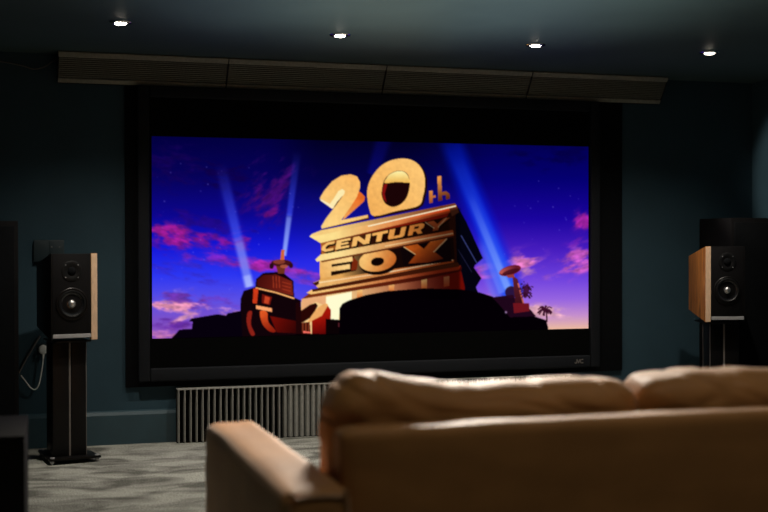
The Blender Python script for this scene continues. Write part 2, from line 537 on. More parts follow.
# X
fill([(400, 247), (450, 238), (452, 262), (404, 268)], (14, 4, 6))
Xg = [(403.6, 247), (417, 244.2), (424, 249.5), (430.5, 242), (447.5, 238.6), (434.5, 252.2), (443.5, 259.2), (428, 263), (408.5, 264), (415.5, 255.4)]
fill(Xg, (206, 96, 26), 1, (110, 34, 10), (420, 247), (428, 264))
line([(403.6, 247.2), (415.6, 255)], .9, (255, 214, 150), .9)
line([(447.3, 239), (433.6, 252.8)], .9, (255, 206, 150), .9)
line([(430.6, 242.2), (447, 238.8)], .6, (255, 190, 120), .6)
# ledge between the two words
fill([(318, 258), (322, 262.5), (454, 237.8), (452, 234)], (120, 60, 24), 1, (60, 14, 6), (330, 260), (440, 238))
fill([(315.3, 259.6), (321, 254.4), (453, 230.6), (454, 236), (321, 261), (317, 262)], (255, 230, 156), 1, (170, 72, 28), (340, 256), (446, 235))
line([(385, 246.6), (453, 234)], .9, (255, 226, 170), .85)
# wall behind the upper word
fill([(320.5, 243), (447, 216), (450, 231), (321.5, 254.5)], (176, 100, 40), 1, (30, 7, 3), (324, 250), (378, 240))
Cq = [(320.8, 253.4), (446, 229.8), (449, 217.4), (322.6, 243)]
def cx(x): return (x - 320.8) / 125.2
def glyph(x0, x1, polys, col, col2=None):
    u0, u1 = cx(x0), cx(x1)
    cs = [[qmap(Cq, (u0 + (u1 - u0) * a, .05 + .88 * b)) for a, b in p] for p in polys]
    fill([[(x + 1.5, y + 1.6) for x, y in c] for c in cs], (18, 5, 3))
    fill(cs, col, 1, col2 or col, cs[0][0], (cs[0][0][0] + 2, cs[0][0][1] - 9))
glyph(320.6, 333, [[(.35, 0), (0, .3), (.05, .72), (.4, 1), (1, 1), (1, .72), (.5, .72), (.33, .5), (.4, .28), (1, .28), (1, 0)]], (250, 200, 120))
glyph(335, 348.8, [[(0, 0), (1, 0), (1, .24), (.38, .24), (.38, .4), (.9, .4), (.9, .62), (.38, .62), (.38, .76), (1, .76), (1, 1), (0, 1)]], (252, 206, 126))
glyph(351.4, 369, [[(0, 0), (.28, 0), (.28, .58), (.68, 0), (1, 0), (1, 1), (.72, 1), (.72, .42), (.32, 1), (0, 1)]], (250, 198, 116))
glyph(370.4, 386, [[(.34, 0), (.68, 0), (.68, .72), (1, .72), (1, 1), (0, 1), (0, .72), (.34, .72)]], (246, 188, 104))
glyph(387.5, 404, [[(.1, 0), (.9, 0), (1, .15), (1, 1), (.7, 1), (.7, .26), (.34, .26), (.34, 1), (0, 1), (0, .12)]], (232, 164, 84))
glyph(407.6, 422.4, [[(0, 0), (.32, 0), (.32, .32), (.5, .32), (.68, 0), (1, 0), (.8, .36), (1, .55), (1, .85), (.8, 1), (0, 1)], [(.34, .55), (.62, .55), (.66, .68), (.62, .78), (.34, .78)]], (226, 142, 64))
glyph(424, 447.5, [[(.36, 0), (.6, 0), (.6, .38), (1, 1), (.72, 1), (.5, .6), (.3, 1), (0, 1), (.36, .4)]], (120, 48, 18), (170, 76, 34))
line([(425, 222.6), (434.5, 229)], .7, (255, 214, 160), .7)
line([(446.5, 218.5), (438, 228)], .7, (255, 214, 160), .7)
# top ledge under the numerals
fill([(320, 243.5), (322, 240), (449, 213), (447, 217.5)], (110, 40, 12), 1, (140, 20, 8), (330, 242), (440, 216))
fill([(309.3, 236.6), (312, 234), (321, 230.4), (455, 203.8), (457, 207.5), (449, 213.5), (320.5, 243.3)], (255, 230, 150), 1, (196, 66, 24), (335, 236), (446, 211))
fill([(311, 235), (321, 230.4), (455, 203.8), (456.5, 206.2), (385, 221.5), (314, 236.5)], (250, 214, 136), 1, (120, 60, 30), (340, 230), (440, 208))
line([(368, 226.6), (456, 206.6)], 1.1, (255, 250, 214), .95)
fill([(449, 209), (457, 207.2), (459, 213), (452, 217)], (90, 40, 22))
# numerals
fill([(322, 229), (369, 219.4), (369, 215), (326, 224)], (60, 16, 6))
fill([(374, 218.6), (419, 209.4), (420, 205), (374, 214)], (50, 12, 6))
two = [(319.4, 198.4), (324, 190.6), (331.9, 181.3), (341.3, 175.6), (350.6, 174.4), (356.9, 176.6), (359.7, 182), (359.9, 188), (356.9, 196.9), (351.4, 205.6), (341.3, 220.3), (367.8, 215.1), (368, 218), (321.7, 228.9), (321, 226.6), (325.6, 218.8), (335.8, 205.5), (343.6, 194.5), (344.7, 191), (342, 189), (338, 191.4), (333.4, 199), (330.6, 205)]
fill([(356.5, 190), (361, 193), (365, 197), (364, 201.5), (342.5, 220.8), (348, 205)], (232, 112, 40), 1, (246, 170, 90), (358, 196), (344, 216))
fill([(345, 191.5), (345.8, 195), (336, 209), (333.5, 209.5), (331, 205)], (60, 14, 6))
fill(two, (252, 196, 112), 1, (255, 220, 140), (352, 178), (326, 226))
fill([(320, 199), (329.5, 205.5), (333.6, 207.5), (337, 202), (344.2, 194), (344.7, 191), (342, 189), (338, 191.4), (333.4, 199), (329.6, 204)], (255, 238, 178))
fill([(319.4, 198.6), (330.6, 205), (334, 207.8), (332, 209), (320.5, 200.8)], (255, 236, 190))
zo = curve([(367, 195.3), (368.2, 185), (373, 175), (381, 166), (390.5, 160.8), (402, 158.8), (412.5, 160.8), (420, 166.8), (424.2, 175.6), (424.9, 186), (423, 197), (418.2, 206.4), (396, 211.6), (374.2, 216.4), (369, 208.4)])
zi = curve([(381.6, 192), (384, 181), (390, 174), (399, 171), (406.5, 173.6), (409.6, 181), (409, 190), (406.5, 198), (401, 204.4), (393, 207.2), (386, 204.4), (382.4, 198.6)])
fill([(a + 2.2, b + 1.4) for a, b in zo], (30, 6, 6))
fill([zo, zi], (248, 190, 104), 1, (254, 206, 124), (372, 206), (416, 172))
fill(zi, (26, 4, 6))
fill(curve([(384.6, 183.5), (386, 178.8), (390.5, 174), (399, 171.2), (406, 173.6), (409.3, 180), (409.3, 183.2), (397, 182.4)]), (255, 244, 170), 1, (240, 190, 90), (397, 172), (397, 184))
fill([(381.8, 192), (383.8, 184.6), (387.4, 184), (384.6, 194), (386.5, 203), (383, 199)], (130, 16, 16))
# small th
fill([(429, 191.4), (432.6, 191.2), (432.8, 196.4), (435.6, 195.6), (435.6, 198), (432.8, 198.6), (432.8, 203.2), (429.2, 204)], (226, 148, 70), 1, (160, 80, 40), (430, 192), (431, 204))
fill([(437.2, 176.8), (441.2, 176.4), (441.8, 192.6), (446, 191.8), (449.6, 194.4), (449.8, 199.4), (446, 200.4), (445.6, 195.6), (442, 196), (442.4, 201), (438.2, 202)], (236, 160, 80), 1, (96, 40, 20), (439, 180), (444, 200))
# --- left pedestal with a searchlight
bod = [(239.6, 338), (240.6, 298.6), (243.6, 290.8), (255.3, 286.9), (256, 279), (263, 273), (281.6, 271.6), (293.4, 281), (294.3, 297.6), (301, 300.5), (301.5, 338)]
fill(bod, (16, 3, 8))
fill([(257, 280), (263, 275), (276, 274.4), (292, 281.4), (293.4, 296), (275, 291.4), (257, 286)], (70, 14, 12), 1, (120, 34, 22), (260, 278), (290, 290))
for x in (273, 276, 279):
    line([(x, 276), (x + .6, 288)], .9, (190, 70, 40), .7)
for y in (282, 285.5, 289):
    line([(282, y), (291, y + 2.4)], .7, (190, 70, 40), .7)
line([(255.5, 287.8), (276, 292.6), (294.5, 298.6)], 1.5, (255, 190, 120))
fill([(253.4, 288.4), (258.4, 288.6), (257, 303.6), (252.6, 303)], (206, 60, 26))
fill([(262, 294), (272, 297), (270, 305), (262, 303)], (110, 20, 12))
fill([(265, 296), (270, 297.6), (268.6, 304), (264, 303)], (200, 70, 40))
fill([(256, 305.2), (272, 308.2), (272, 312), (256, 308.8)], (255, 176, 120))
fill(curve([(260, 311.5), (267, 312), (268.6, 322), (276, 331), (270, 331.6), (262.5, 324)]), (232, 96, 40), 1, (140, 30, 14), (262, 312), (272, 331))
fill(curve([(247.5, 313), (252, 311.5), (251, 324), (255, 334), (251, 335), (247, 324)]), (140, 34, 24))
fill([(270, 316), (299, 321.6), (299, 333.5), (277, 332.4)], (110, 12, 6), 1, (50, 4, 4), (275, 318), (296, 332))
fill([(296, 303), (301, 302), (302, 334), (296, 334)], (30, 4, 6))
fill([(275.6, 265), (285.6, 265), (284.5, 273.6), (278, 273.6)], (110, 50, 30))
fill(ell(281.5, 263, 10.5, 3.6, 2), (70, 20, 22))
fill(ell(279, 261.8, 6, 2.2, 0), (150, 70, 50), .8)
fill(ell(284, 266.4, 4, 1.8, 0), (190, 100, 70), .8)
fill([(280.2, 260), (281.2, 249.6), (284.4, 249.6), (284.2, 260)], (216, 110, 60))
fill(ell(271.5, 266, 2.2, 3, 0), (40, 10, 20))
fill(ell(291, 265.5, 2.2, 2.6, 0), (50, 12, 20))
# --- roofs at the left
fill([(150, 345), (150, 339.2), (170.5, 338.8), (179.3, 329.3), (191.7, 328.6), (192.5, 321.3), (188.8, 321.3), (191, 318.3), (217.4, 314), (226, 315.4), (227.6, 313.2), (241, 310.6), (243, 345)], (6, 1, 12))
# --- dark mound in front
fill([(339.6, 339), (339.6, 309), (342.5, 304), (349.5, 300.5), (366, 295.4), (386.6, 291.6), (423.8, 288.8), (461, 290), (480, 293.2), (493, 297.4), (500, 303), (528, 315), (546, 321), (548.2, 329), (548.2, 345), (339.6, 345)], (3, 0, 4))
fill([(296, 334), (345, 334), (345, 345), (150, 345), (150, 339.6), (296, 337)], (4, 0, 4))
# --- right searchlight, palms and roofs
fill([(492, 298), (513, 295.5), (518, 306), (530, 310), (536, 317), (510, 318), (498, 304)], (30, 6, 26))
fill(ell(511, 293, 6, 6), (40, 8, 30), .85)
fill(ell(526, 292, 3, 7, 10), (60, 12, 44), .9)
fill([(512.3, 276), (517.6, 280), (524.2, 305.5), (515.4, 306)], (92, 30, 44), 1, (60, 16, 24), (514, 280), (520, 304))
line([(518, 284), (523.4, 304)], 1.6, (210, 110, 90), .85)
fill([(513, 304), (529, 304), (529.5, 312), (514, 314)], (110, 20, 30))
fill(ell(510, 271.4, 11.2, 4.8, -16), (110, 26, 40))
fill(ell(508.4, 270.8, 9.6, 3.0, -18), (190, 90, 84), 1, (90, 20, 40), (502, 274), (517, 267))
fill(ell(511, 272.6, 9.0, 2.4, -16), (60, 10, 24), .8)
fill([(506, 276), (514, 275), (514.5, 278.5), (508, 278.5)], (150, 60, 60))
for k in range(30):
    a, r = rng.uniform(0, 6.28), rng.uniform(.55, 1)
    ex, ey = 545 + 8.4 * r * math.cos(a), 311.2 + 6.2 * r * math.sin(a)
    mx_, my_ = 545 + 4.6 * r * math.cos(a), 309.6 + 3.6 * r * math.sin(a)
    line([(545, 311), (mx_, my_), (ex, ey + 1.2)], 1.15, (60, 14, 40))
line([(546.4, 311), (546.8, 323)], 1.5, (50, 10, 30))
for k in range(46):
    a, r = rng.uniform(0, 6.28), rng.uniform(.3, 1)
    x, y = 526 + 5.5 * r * math.cos(a), 290 + 8 * r * math.sin(a)
    line([(x, y), (x + 2.5 * math.cos(a), y + 1.6 + 1.5 * math.sin(a))], 1.1, (46, 8, 34), .8)
over((230, 190, 255), np.exp(-((X - 506) ** 2 + (Y - 313) ** 2) / 1.0) * .8)

# worn gilt: slight mottling of the warm colours only
warm = np.clip((img[..., 0] - img[..., 2] - 60) / 90, 0, 1)[..., None]
img = img * (1 - warm * .10 * (1 - fbm(X / 3.2, Y / 3.2, 301)[..., None] * 1.6)) * (1 - warm * np.array([0, .05, .10]))
below = sm(0, 2.5, Y - (228.4 - .2275 * (X - 368)))          # the tiers under the numerals fall away from their light at the right
img = img * (1 - .50 * (below * sm(388, 448, X) * (1 - sm(458, 462, X)) * (Y < 300))[..., None])
img = np.clip(img, 0, 255)
img = img.reshape(NY, SS, NX, SS, 3).mean((1, 3)) / 255.0
lin = np.where(img <= .04045, img / 12.92, ((img + .055) / 1.055) ** 2.4)

def picture_mesh(name, y, parent):
    """one flat quad per picture cell, the picture's colours kept on the faces' corners"""
    gx, gz = np.linspace(PICX0, PICX1, NX + 1), np.linspace(PICZ1, PICZ0, NY + 1)
    vx, vz = np.meshgrid(gx, gz)
    co = np.stack([vx, np.full_like(vx, y), vz], -1).reshape(-1, 3)
    i = np.arange(NX)[None, :] + (NX + 1) * np.arange(NY)[:, None]
    q = np.stack([i, i + NX + 1, i + NX + 2, i + 1], -1).reshape(-1, 4)
    me = bpy.data.meshes.new(name)
    me.vertices.add(len(co))
    me.vertices.foreach_set('co', co.ravel().astype(np.float32))
    me.loops.add(q.size)
    me.loops.foreach_set('vertex_index', q.ravel().astype(np.int32))
    me.polygons.add(len(q))
    me.polygons.foreach_set('loop_start', np.arange(0, q.size, 4, dtype=np.int32))
    at = me.color_attributes.new('picture', 'FLOAT_COLOR', 'POINT')
    p = np.pad(lin, ((1, 1), (1, 1), (0, 0)), mode='edge')
    pv = (p[:-1, :-1] + p[1:, :-1] + p[:-1, 1:] + p[1:, 1:]) / 4
    at.data.foreach_set('color', np.concatenate([pv, np.ones(pv.shape[:2] + (1,))], -1).ravel().astype(np.float32))
    me.update()
    me.validate()
    m = bpy.data.materials.new('projected_picture')
    m.use_nodes = True
    nt = m.node_tree
    nt.nodes.clear()
    a = nt.nodes.new('ShaderNodeAttribute')
    a.attribute_name = 'picture'
    e = nt.nodes.new('ShaderNodeEmission')
    e.inputs['Strength'].default_value = 1.0
    o = nt.nodes.new('ShaderNodeOutputMaterial')
    nt.links.new(a.outputs['Color'], e.inputs['Color'])
    nt.links.new(e.outputs[0], o.inputs['Surface'])
    me.materials.append(m)
    ob = bpy.data.objects.new(name, me)
    COL.objects.link(ob)
    ob.parent = parent
    return ob

# ------------------------------------------------------------------ the screen
scr = thing('projection_screen', 'large black-framed projection screen showing a bright film title against a blue and pink dusk sky', 'screen', (2.29, 0, 0.40))
def rel(o, root):
    """parts were drawn in room coordinates: keep them where they are under their thing"""
    o.matrix_parent_inverse = Matrix.Translation(-Vector(root.location))
    return o
IX0, IX1, IZ0, IZ1 = 0.795, 3.752, 0.462, 2.116
rel(MB().box(0.652, 4.015, -.022, -.001, 0.345, 2.185, .004).build('backing_board', M['velvet'], scr), scr)
f = MB()
FW = 0.072
def frame_bar(x0, x1, z0, z1):
    f.box(x0, x1, -.072, -.022, z0, z1, .010, 3)
frame_bar(IX0 - FW, IX0, IZ0 - FW - .01, IZ1 + .07)
frame_bar(IX1, IX1 + FW, IZ0 - FW - .01, IZ1 + .07)
frame_bar(IX0, IX1, IZ0 - FW - .01, IZ0)
frame_bar(IX0, IX1, IZ1, IZ1 + .07)
fr = rel(f.build('frame', M['frame'], scr), scr)
rel(MB().box(IX0 - .01, IX1 + .01, -.050, -.030, IZ0 - .01, IZ1 + .01).build('screen_fabric', M['screen'], scr), scr)
rel(picture_mesh('picture', -.0515, scr), scr)
# maker's badge: three small letters
b = MB()
def seg(x0, x1, z0, z1): b.box(x0, x1, -.0752, -.0715, z0, z1)
bx, bz, u = 3.632, 0.410, 0.0050
def stroke(pts, w=.0058):
    for (xa, za), (xb, zb) in zip(pts, pts[1:]):
        d = Vector((xb - xa, 0, zb - za))
        n = Vector((-d.z, 0, d.x)).normalized() * w / 2
        p = [(bx + xa * 1 + n.x, bz + za + n.z), (bx + xb + n.x, bz + zb + n.z), (bx + xb - n.x, bz + zb - n.z), (bx + xa - n.x, bz + za - n.z)]
        b.prism(p, 'y', -.0752, -.0715)
stroke([(.000, .008), (.002, .001), (.011, .001), (.014, .006), (.014, .027)])
stroke([(.017, .027), (.027, .001), (.037, .027)])
stroke([(.062, .025), (.046, .025), (.042, .020), (.042, .007), (.046, .002), (.062, .002)])
bd = rel(b.build('badge', M['dull_metal'], scr, smooth=False), scr)
bd['label'] = 'small silver letters on the black frame'

# ------------------------------------------------------------------ grooved panels along the wall top
TX = [0.256, 1.270, 2.284, 3.294, 4.303]
def trap_profile():
    """(y, z) slanting face: top edge out from the wall, bottom edge near it"""
    return (-.150, 2.355), (-.028, 2.188)
def grooved_panel(i, label):
    x0, x1 = TX[i] + .003, TX[i + 1] - .003
    root = thing('grooved_panel', label, 'acoustic panel', ((x0 + x1) / 2, 0, 2.188), 0, 'grooved panels along the top of the wall')
    (yt, zt), (yb, zb) = trap_profile()
    d = Vector((yb - yt, zb - zt))
    L = d.length
    d /= L
    nrm = Vector((d.y, -d.x))            # outwards, down towards the room
    if nrm.x > 0: nrm = -nrm
    P = lambda s, h: (yt + d.x * s + nrm.x * h, zt + d.y * s + nrm.y * h)
    rails = [(0, .036), (L - .030, L)]
    core = [(-.001, zt), P(0, -.022), P(L, -.022), (-.001, zb)]
    w = x1 - x0
    MB().prism(core, 'x', -w / 2 + .002, w / 2 - .002).build('backing', M['rib_dark'], root).matrix_parent_inverse = Matrix.Translation((0, 0, -2.188))
    g = MB()
    s0, s1, n = .040, L - .034, 10
    st = (s1 - s0) / n
    for k in range(n):
        a = s0 + k * st
        g.prism([P(a + st * .12, -.021), P(a + st * .22, -.004), P(a + st * .62, -.004), P(a + st * .78, -.021)], 'x', -w / 2, w / 2)
    g.build('ribs', M['foam'], root, smooth=False).matrix_parent_inverse = Matrix.Translation((0, 0, -2.188))
    for a, c in rails:
        MB().prism([P(a, -.021), P(a, 0), P(c, 0), P(c, -.021)], 'x', -w / 2, w / 2, .003).build('rail', M['foam_rail'], root).matrix_parent_inverse = Matrix.Translation((0, 0, -2.188))
    for xa in (-w / 2 - .0025, w / 2 - .002):
        e = MB().prism([(-.002, zt - .001), P(0.002, -.002), P(L - .002, -.002), (-.002, zb + .001)], 'x', xa, xa + .0045)
        e.build('end_cap', M['black'], root, smooth=False).matrix_parent_inverse = Matrix.Translation((0, 0, -2.188))
    return root
for i, lab in enumerate(['grooved grey panel at the left end of the row above the screen',
                         'second grooved grey panel from the left above the screen, under the second ceiling light',
                         'third grooved grey panel from the left above the screen',
                         'dim grooved grey panel at the right end of the row above the screen']):
    grooved_panel(i, lab)

# ------------------------------------------------------------------ ribbed panels standing along the floor
RX0, RW = 0.953, 0.6665
def ribbed_panel(i, label, gap_mat, depth):
    x0 = RX0 + i * RW
    root = thing('ribbed_panel', label, 'acoustic panel', (x0 + RW / 2, -.024, 0), 0, 'ribbed panels along the floor under the screen')
    w = RW - .004
    h = .330
    n = 18
    st = w / n
    MB().box(-w / 2, w / 2, -.018, 0, .004, h - .004).build('backing', gap_mat, root)
    r = MB()
    for k in range(n):
        xa = -w / 2 + (k + .12) * st
        if depth > .03:
            r.box(xa, xa + .0075, -.018 - depth, -.018, .004, h, .002, 1)
        else:
            r.prism([(xa - .004, -.018), (xa + .002, -.018 - depth), (xa + .012, -.018 - depth), (xa + .026, -.018)], 'z', .004, h)
    r.build('ribs', M['rib'] if depth > .03 else M['rib'], root, smooth=False)
    MB().box(-w / 2, w / 2, -.022 - depth * .85, 0, h - .003, h + .004, .001, 1).build('top_edge', M['rib'], root)
    MB().box(-w / 2, w / 2, -.018 - depth * .5, 0, 0, .005).build('foot_strip', M['rib_dark'], root)
    return root
ribbed_panel(0, 'floor panel of thin pale ribs with deep black gaps, leftmost under the screen', M['rib_dark'], .070)
ribbed_panel(1, 'grey shallow-ribbed panel on the floor between the open black-gapped one and the sofa cushion', M['rib_mid'], .022)
ribbed_panel(2, 'ribbed floor panel with only its top edge showing over the middle of the sofa', M['rib_mid'], .022)
ribbed_panel(3, 'ribbed floor panel at the right end of the row, just peeping over the sofa cushion', M['rib_mid'], .022)

# ------------------------------------------------------------------ recessed ceiling lights
DL = [(0.533, -1.178), (1.712, -1.135), (2.874, -1.129), (3.985, -1.170)]
def downlight(x, y, label, tilt):
    root = thing('ceiling_downlight', label, 'ceiling light', (x, y, H), tilt, 'recessed ceiling lights')
    MB().lathe([(.036, -.001), (.036, -.006), (.040, -.009), (.054, -.007), (.058, -.003), (.058, 0)], 40).build('trim_ring', M['chrome'], root)
    MB().lathe([(.0355, -.001), (.0355, -.006), (.031, -.0075)], 40).build('inner_ring', M['black'], root)
    MB().lathe([(0, -.0150), (.012, -.0145), (.022, -.0128), (.030, -.0095), (.0315, -.006), (.0315, -.002)], 40).build('lamp', M['bulb'], root)
    return root
for (x, y), lab in zip(DL, ['lit ceiling downlight farthest to the left, above the left loudspeaker and screen edge',
                            'lit ceiling downlight second from the left, above the left half of the screen',
                            'lit ceiling downlight third from the left, above the right half of the screen',
                            'lit ceiling downlight farthest to the right, near the right-hand corner']):
    downlight(x, y, lab, random.uniform(0, 3))

# ------------------------------------------------------------------ loudspeakers on stands
FACE = Matrix.Rotation(R(90), 4, 'X')           # lathe axis +Z  ->  -Y (towards the listener)
def loudspeaker(x, y, z, rz, label, inner):
    """origin at the middle of the front's bottom edge; front faces local -y; inner = side towards the screen (+1 right, -1 left)"""
    root = thing('loudspeaker', label, 'loudspeaker', (x, y, z), rz, 'pair of wooden-sided loudspeakers')
    w, h, d, tp = .2586, .486, .335, .064
    hw = w / 2
    ck, ot = .036, .008
    bx0, bx1 = (-hw + ot, hw - ck) if inner > 0 else (-hw + ck, hw - ot)
    bc = (bx0 + bx1) / 2
    # body, tapering towards the back
    body = [(.006, .012), (.006, h - .003), (d - .004, h - tp - .003), (d - .004, tp + .012)]
    MB().prism(body, 'x', bx0 - .001, bx1 + .001, .002).build('cabinet', M['satin'], root)
    MB().box(bx0, bx1, -.004, .008, .014, h - .002, .003).build('baffle', M['baffle'], root)
    side = [(-.004, 0), (-.004, h), (d, h - tp), (d, tp)]
    xa, xb = sorted((inner * hw, inner * (hw - ck)))
    ch = MB().prism(side, 'x', xa, xb, .003).build('side_panel', M['wood'], root)
    ch['label'] = 'orange-brown wooden side panel'
    eo = MB().box(xa + .001, xb - .001, -.0075, -.0035, .003, h - .003, .0015, 1).build('edge_strip', M['wood_edge_lit'], ch)
    eo['label'] = 'wood front edge coloured as lit'
    xa, xb = sorted((-inner * hw, -inner * (hw - ot)))
    ch = MB().prism(side, 'x', xa, xb, .002).build('side_panel', M['satin'], root)
    ch['label'] = 'thin dark side panel'
    # tweeter
    tz, wz = h * .795, h * .42
    T = lambda zz, yy=-.004: Matrix.Translation((bc, yy, zz)) @ FACE
    tw = MB().lathe([(.058, 0), (.058, .002), (.054, .004), (.036, .004), (.030, .001), (.022, .000), (0, 0)], 48, T(tz)).build('tweeter', M['rubber'], root)
    MB().lathe([(.024, .001), (.020, .006), (.012, .010), (0, .0115)], 32, T(tz)).build('tweeter_dome', M['velvet'], tw)
    for k in range(4):
        a = R(45 + 90 * k)
        MB().lathe([(.0035, 0), (.003, .0048), (0, .0052)], 10, Matrix.Translation((bc + .049 * math.cos(a), -.004, tz + .049 * math.sin(a))) @ FACE).build('screw', M['silver_paint'], tw)
    # woofer
    wf = MB().lathe([(.090, 0), (.090, .004), (.086, .007), (.080, .007), (.077, .004)], 56, T(wz)).build('woofer', M['satin'], root)
    MB().lathe([(.079, .004), (.075, .010), (.069, .011), (.064, .006)], 56, T(wz)).build('surround', M['rubber'], wf)
    MB().lathe([(.065, .006), (.050, -.006 + .004), (.034, -.0005), (.016, .001)], 56, T(wz)).build('cone', M['cone'], wf)
    dc = MB().lathe([(.022, .001), (.0195, .006), (.012, .013), (0, .015)], 32, T(wz)).build('phase_plug', M['silver'], wf)
    dc['label'] = 'shiny silver centre plug'
    MB().box(bx0 + .002, bx1 - .001, -.0085, -.003, .016, .037, .001, 1).build('nameplate', M['silver_paint'], root)['label'] = 'pale metal strip'
    return root

def speaker_stand(x, y, rz, h, label, inner):
    """origin under the middle of the loudspeaker's front edge"""
    root = thing('speaker_stand', label, 'speaker stand', (x, y, 0), rz, 'pair of black speaker stands')
    t = h
    MB().prism([(-.145, -.015), (.145, -.015), (.125, .335), (-.125, .335)], 'z', .022, .036, .003).build('base_plate', M['satin'], root)
    MB().box(-.10, .10, .02, .30, t - .012, t - .0005, .002).build('top_plate', M['satin'], root)
    for xa, xb in ((-.110, -.016), (-.006, .080)):
        a, b_ = sorted((inner * xa, inner * xb))
        cb = MB().box(a, b_, .05, .19, .036, t - .012, .004, 3).build('column', M['satin'], root)
        xe = b_ if inner > 0 else a
        for yy in (.0505, .1895):
            MB().box(xe - .0022, xe + .0012, yy - .0012, yy + .0012, .036, t - .013).build('edge_highlight', M['dull_metal'], cb, smooth=False)  # pale bars stand in for highlights on the black column corners
    xs = inner * -.011
    MB().box(xs - .0035, xs + .0035, .052, .06, .036, t - .012, .001, 1).build('trim_strip', M['dull_metal'], root)['label'] = 'thin silver strip between the columns'
    for px, py in ((-.125, 0), (.125, 0), (-.110, .315), (.110, .315)):
        MB().lathe([(0, 0), (.004, .003), (.012, .012), (.012, .026), (.013, .036), (.013, .041), (0, .042)], 20, Matrix.Translation((px, py, 0))).build('spike_foot', M['silver_paint'], root)
    return root

phL, phR = R(12), R(-13)
def spk_place(xc, yc, rz):
    return xc, yc
wL = .2586
# left: front-left lower corner at (0.196, -0.63); right: at (4.222, -0.74)
cl = Vector((.196 + wL / 2 * math.cos(phL), -.63 + wL / 2 * math.sin(phL)))
crr = Vector((4.222 + wL / 2 * math.cos(phR), -.74 + wL / 2 * math.sin(phR)))
loudspeaker(cl.x, cl.y, .684, phL, 'dark loudspeaker at the left of the screen, lit-coloured wooden edge on its right side', 1)
loudspeaker(crr.x, crr.y, .716, phR, 'dark loudspeaker at the right of the screen, showing its whole orange wooden side', -1)
speaker_stand(cl.x, cl.y, phL, .684, 'black twin-column stand on the carpet under the left loudspeaker', 1)
speaker_stand(crr.x, crr.y, phR, .716, 'black stand with thin silver strip and edge highlights, behind the sofa under the right loudspeaker', -1)

# ------------------------------------------------------------------ tall black cabinets in the front corners
def tall_cabinet(x0, x1, h, label):
    root = thing('tall_cabinet', label, 'cabinet', ((x0 + x1) / 2, -.24, 0), 0, 'tall black corner cabinets')
    w = (x1 - x0) / 2
    MB().box(-w, w, -.20, .20, .03, h, .006).build('body', M['black'], root)
    MB().box(-w + .02, w - .02, -.215, -.198, .06, h - .03, .006).build('front_grille', M['velvet'], root)
    MB().box(-w + .02, w - .02, -.18, .18, 0, .03).build('plinth', M['black'], root)
    return root
tall_cabinet(-.445, .026, 1.352, 'tall black cabinet in the left corner, behind the low black box')
tall_cabinet(4.605, 5.025, 1.392, 'tall black cabinet in the right corner, beside the orange-sided loudspeaker')

# ------------------------------------------------------------------ low black box in the left foreground
sub = thing('subwoofer', 'low square black subwoofer box on the carpet at the lower left corner', 'subwoofer', (-.215, -3.33, 0), R(-1.8))
MB().box(-.255, .255, -.25, .25, .03, .596, .004).build('body', M['black'], sub)
MB().box(-.255, .255, -.25, .25, .597, .613, .004).build('top_panel', M['black'], sub)
for sx in (-.2, .2):
    for sy in (-.2, .2):
        MB().lathe([(0, 0), (.022, 0), (.025, .03), (0, .03)], 20, Matrix.Translation((sx, sy, 0))).build('foot', M['rubber'], sub)

# ------------------------------------------------------------------ wall boxes behind the loudspeakers
def wall_box(x, z, label):
    root = thing('wall_box', label, 'wall plate', (x, 0, z), 0, 'wall boxes behind the loudspeakers')
    MB().box(-.088, .088, -.030, -.0005, -.065, .065, .003).build('casing', M['plate'], root)
    MB().box(.0, .086, -.034, -.029, -.060, .060, .002).build('cover', M['plate'], root)
    for px in (.015, .06):
        MB().lathe([(.005, 0), (.004, .003), (0, .004)], 14, Matrix.Translation((px, -.034, .022)) @ FACE).build('screw', M['cable_grey'], root)
    return root
wall_box(.204, 1.181, 'dark painted box on the wall just above the left loudspeaker')
wall_box(4.80, 1.240, 'dark painted box on the wall just above the right loudspeaker')

# ------------------------------------------------------------------ plug and cables
pl = thing('power_plug', 'round white plug in the wall with a looping white cable, left of the speaker stand', 'plug', (.168, 0, .590))
MB().lathe([(.026, .0), (.028, .006), (.027, .030), (.020, .036), (0, .037)], 32, FACE).build('plug_body', M['white'], pl)
MB().box(-.034, .034, -.006, -.0005, -.034, .034, .002).build('socket_plate', M['plate'], pl)
cab = smooth_path([(0, -.026, -.024), (-.002, -.03, -.07), (-.010, -.03, -.13), (-.020, -.03, -.185), (-.034, -.03, -.224), (-.052, -.03, -.236), (-.076, -.03, -.222), (-.100, -.03, -.188), (-.128, -.025, -.15)])
MB().tube(cab, .0042, 10).build('cable', M['white'], pl)
MB().lathe([(.008, 0), (.006, .022), (.0045, .03), (0, .03)], 16, Matrix.Translation((0, -.026, -.024)) @ Matrix.Rotation(R(180), 4, 'X')).build('strain_relief', M['white'], pl)
tag(MB().tube([(.150, -.012, .672), (.075, -.014, .545), (.028, -.016, .455)], .006, 10).build('speaker_cable', M['cable_grey']), 'taut grey cable slanting down the wall to the left of the white plug', 'cable')
wire = smooth_path([(-.40, -.004, 2.295), (-.25, -.004, 2.30), (-.09, -.004, 2.305), (.05, -.004, 2.285), (.12, -.014, 2.265), (.18, -.02, 2.28), (.225, -.03, 2.31), (.2505, -.05, 2.322)])
tag(MB().tube(wire, .004, 8).build('loose_wire', M['cable_grey']), 'thin loose grey wire along the wall into the left end of the grooved panels', 'wire')

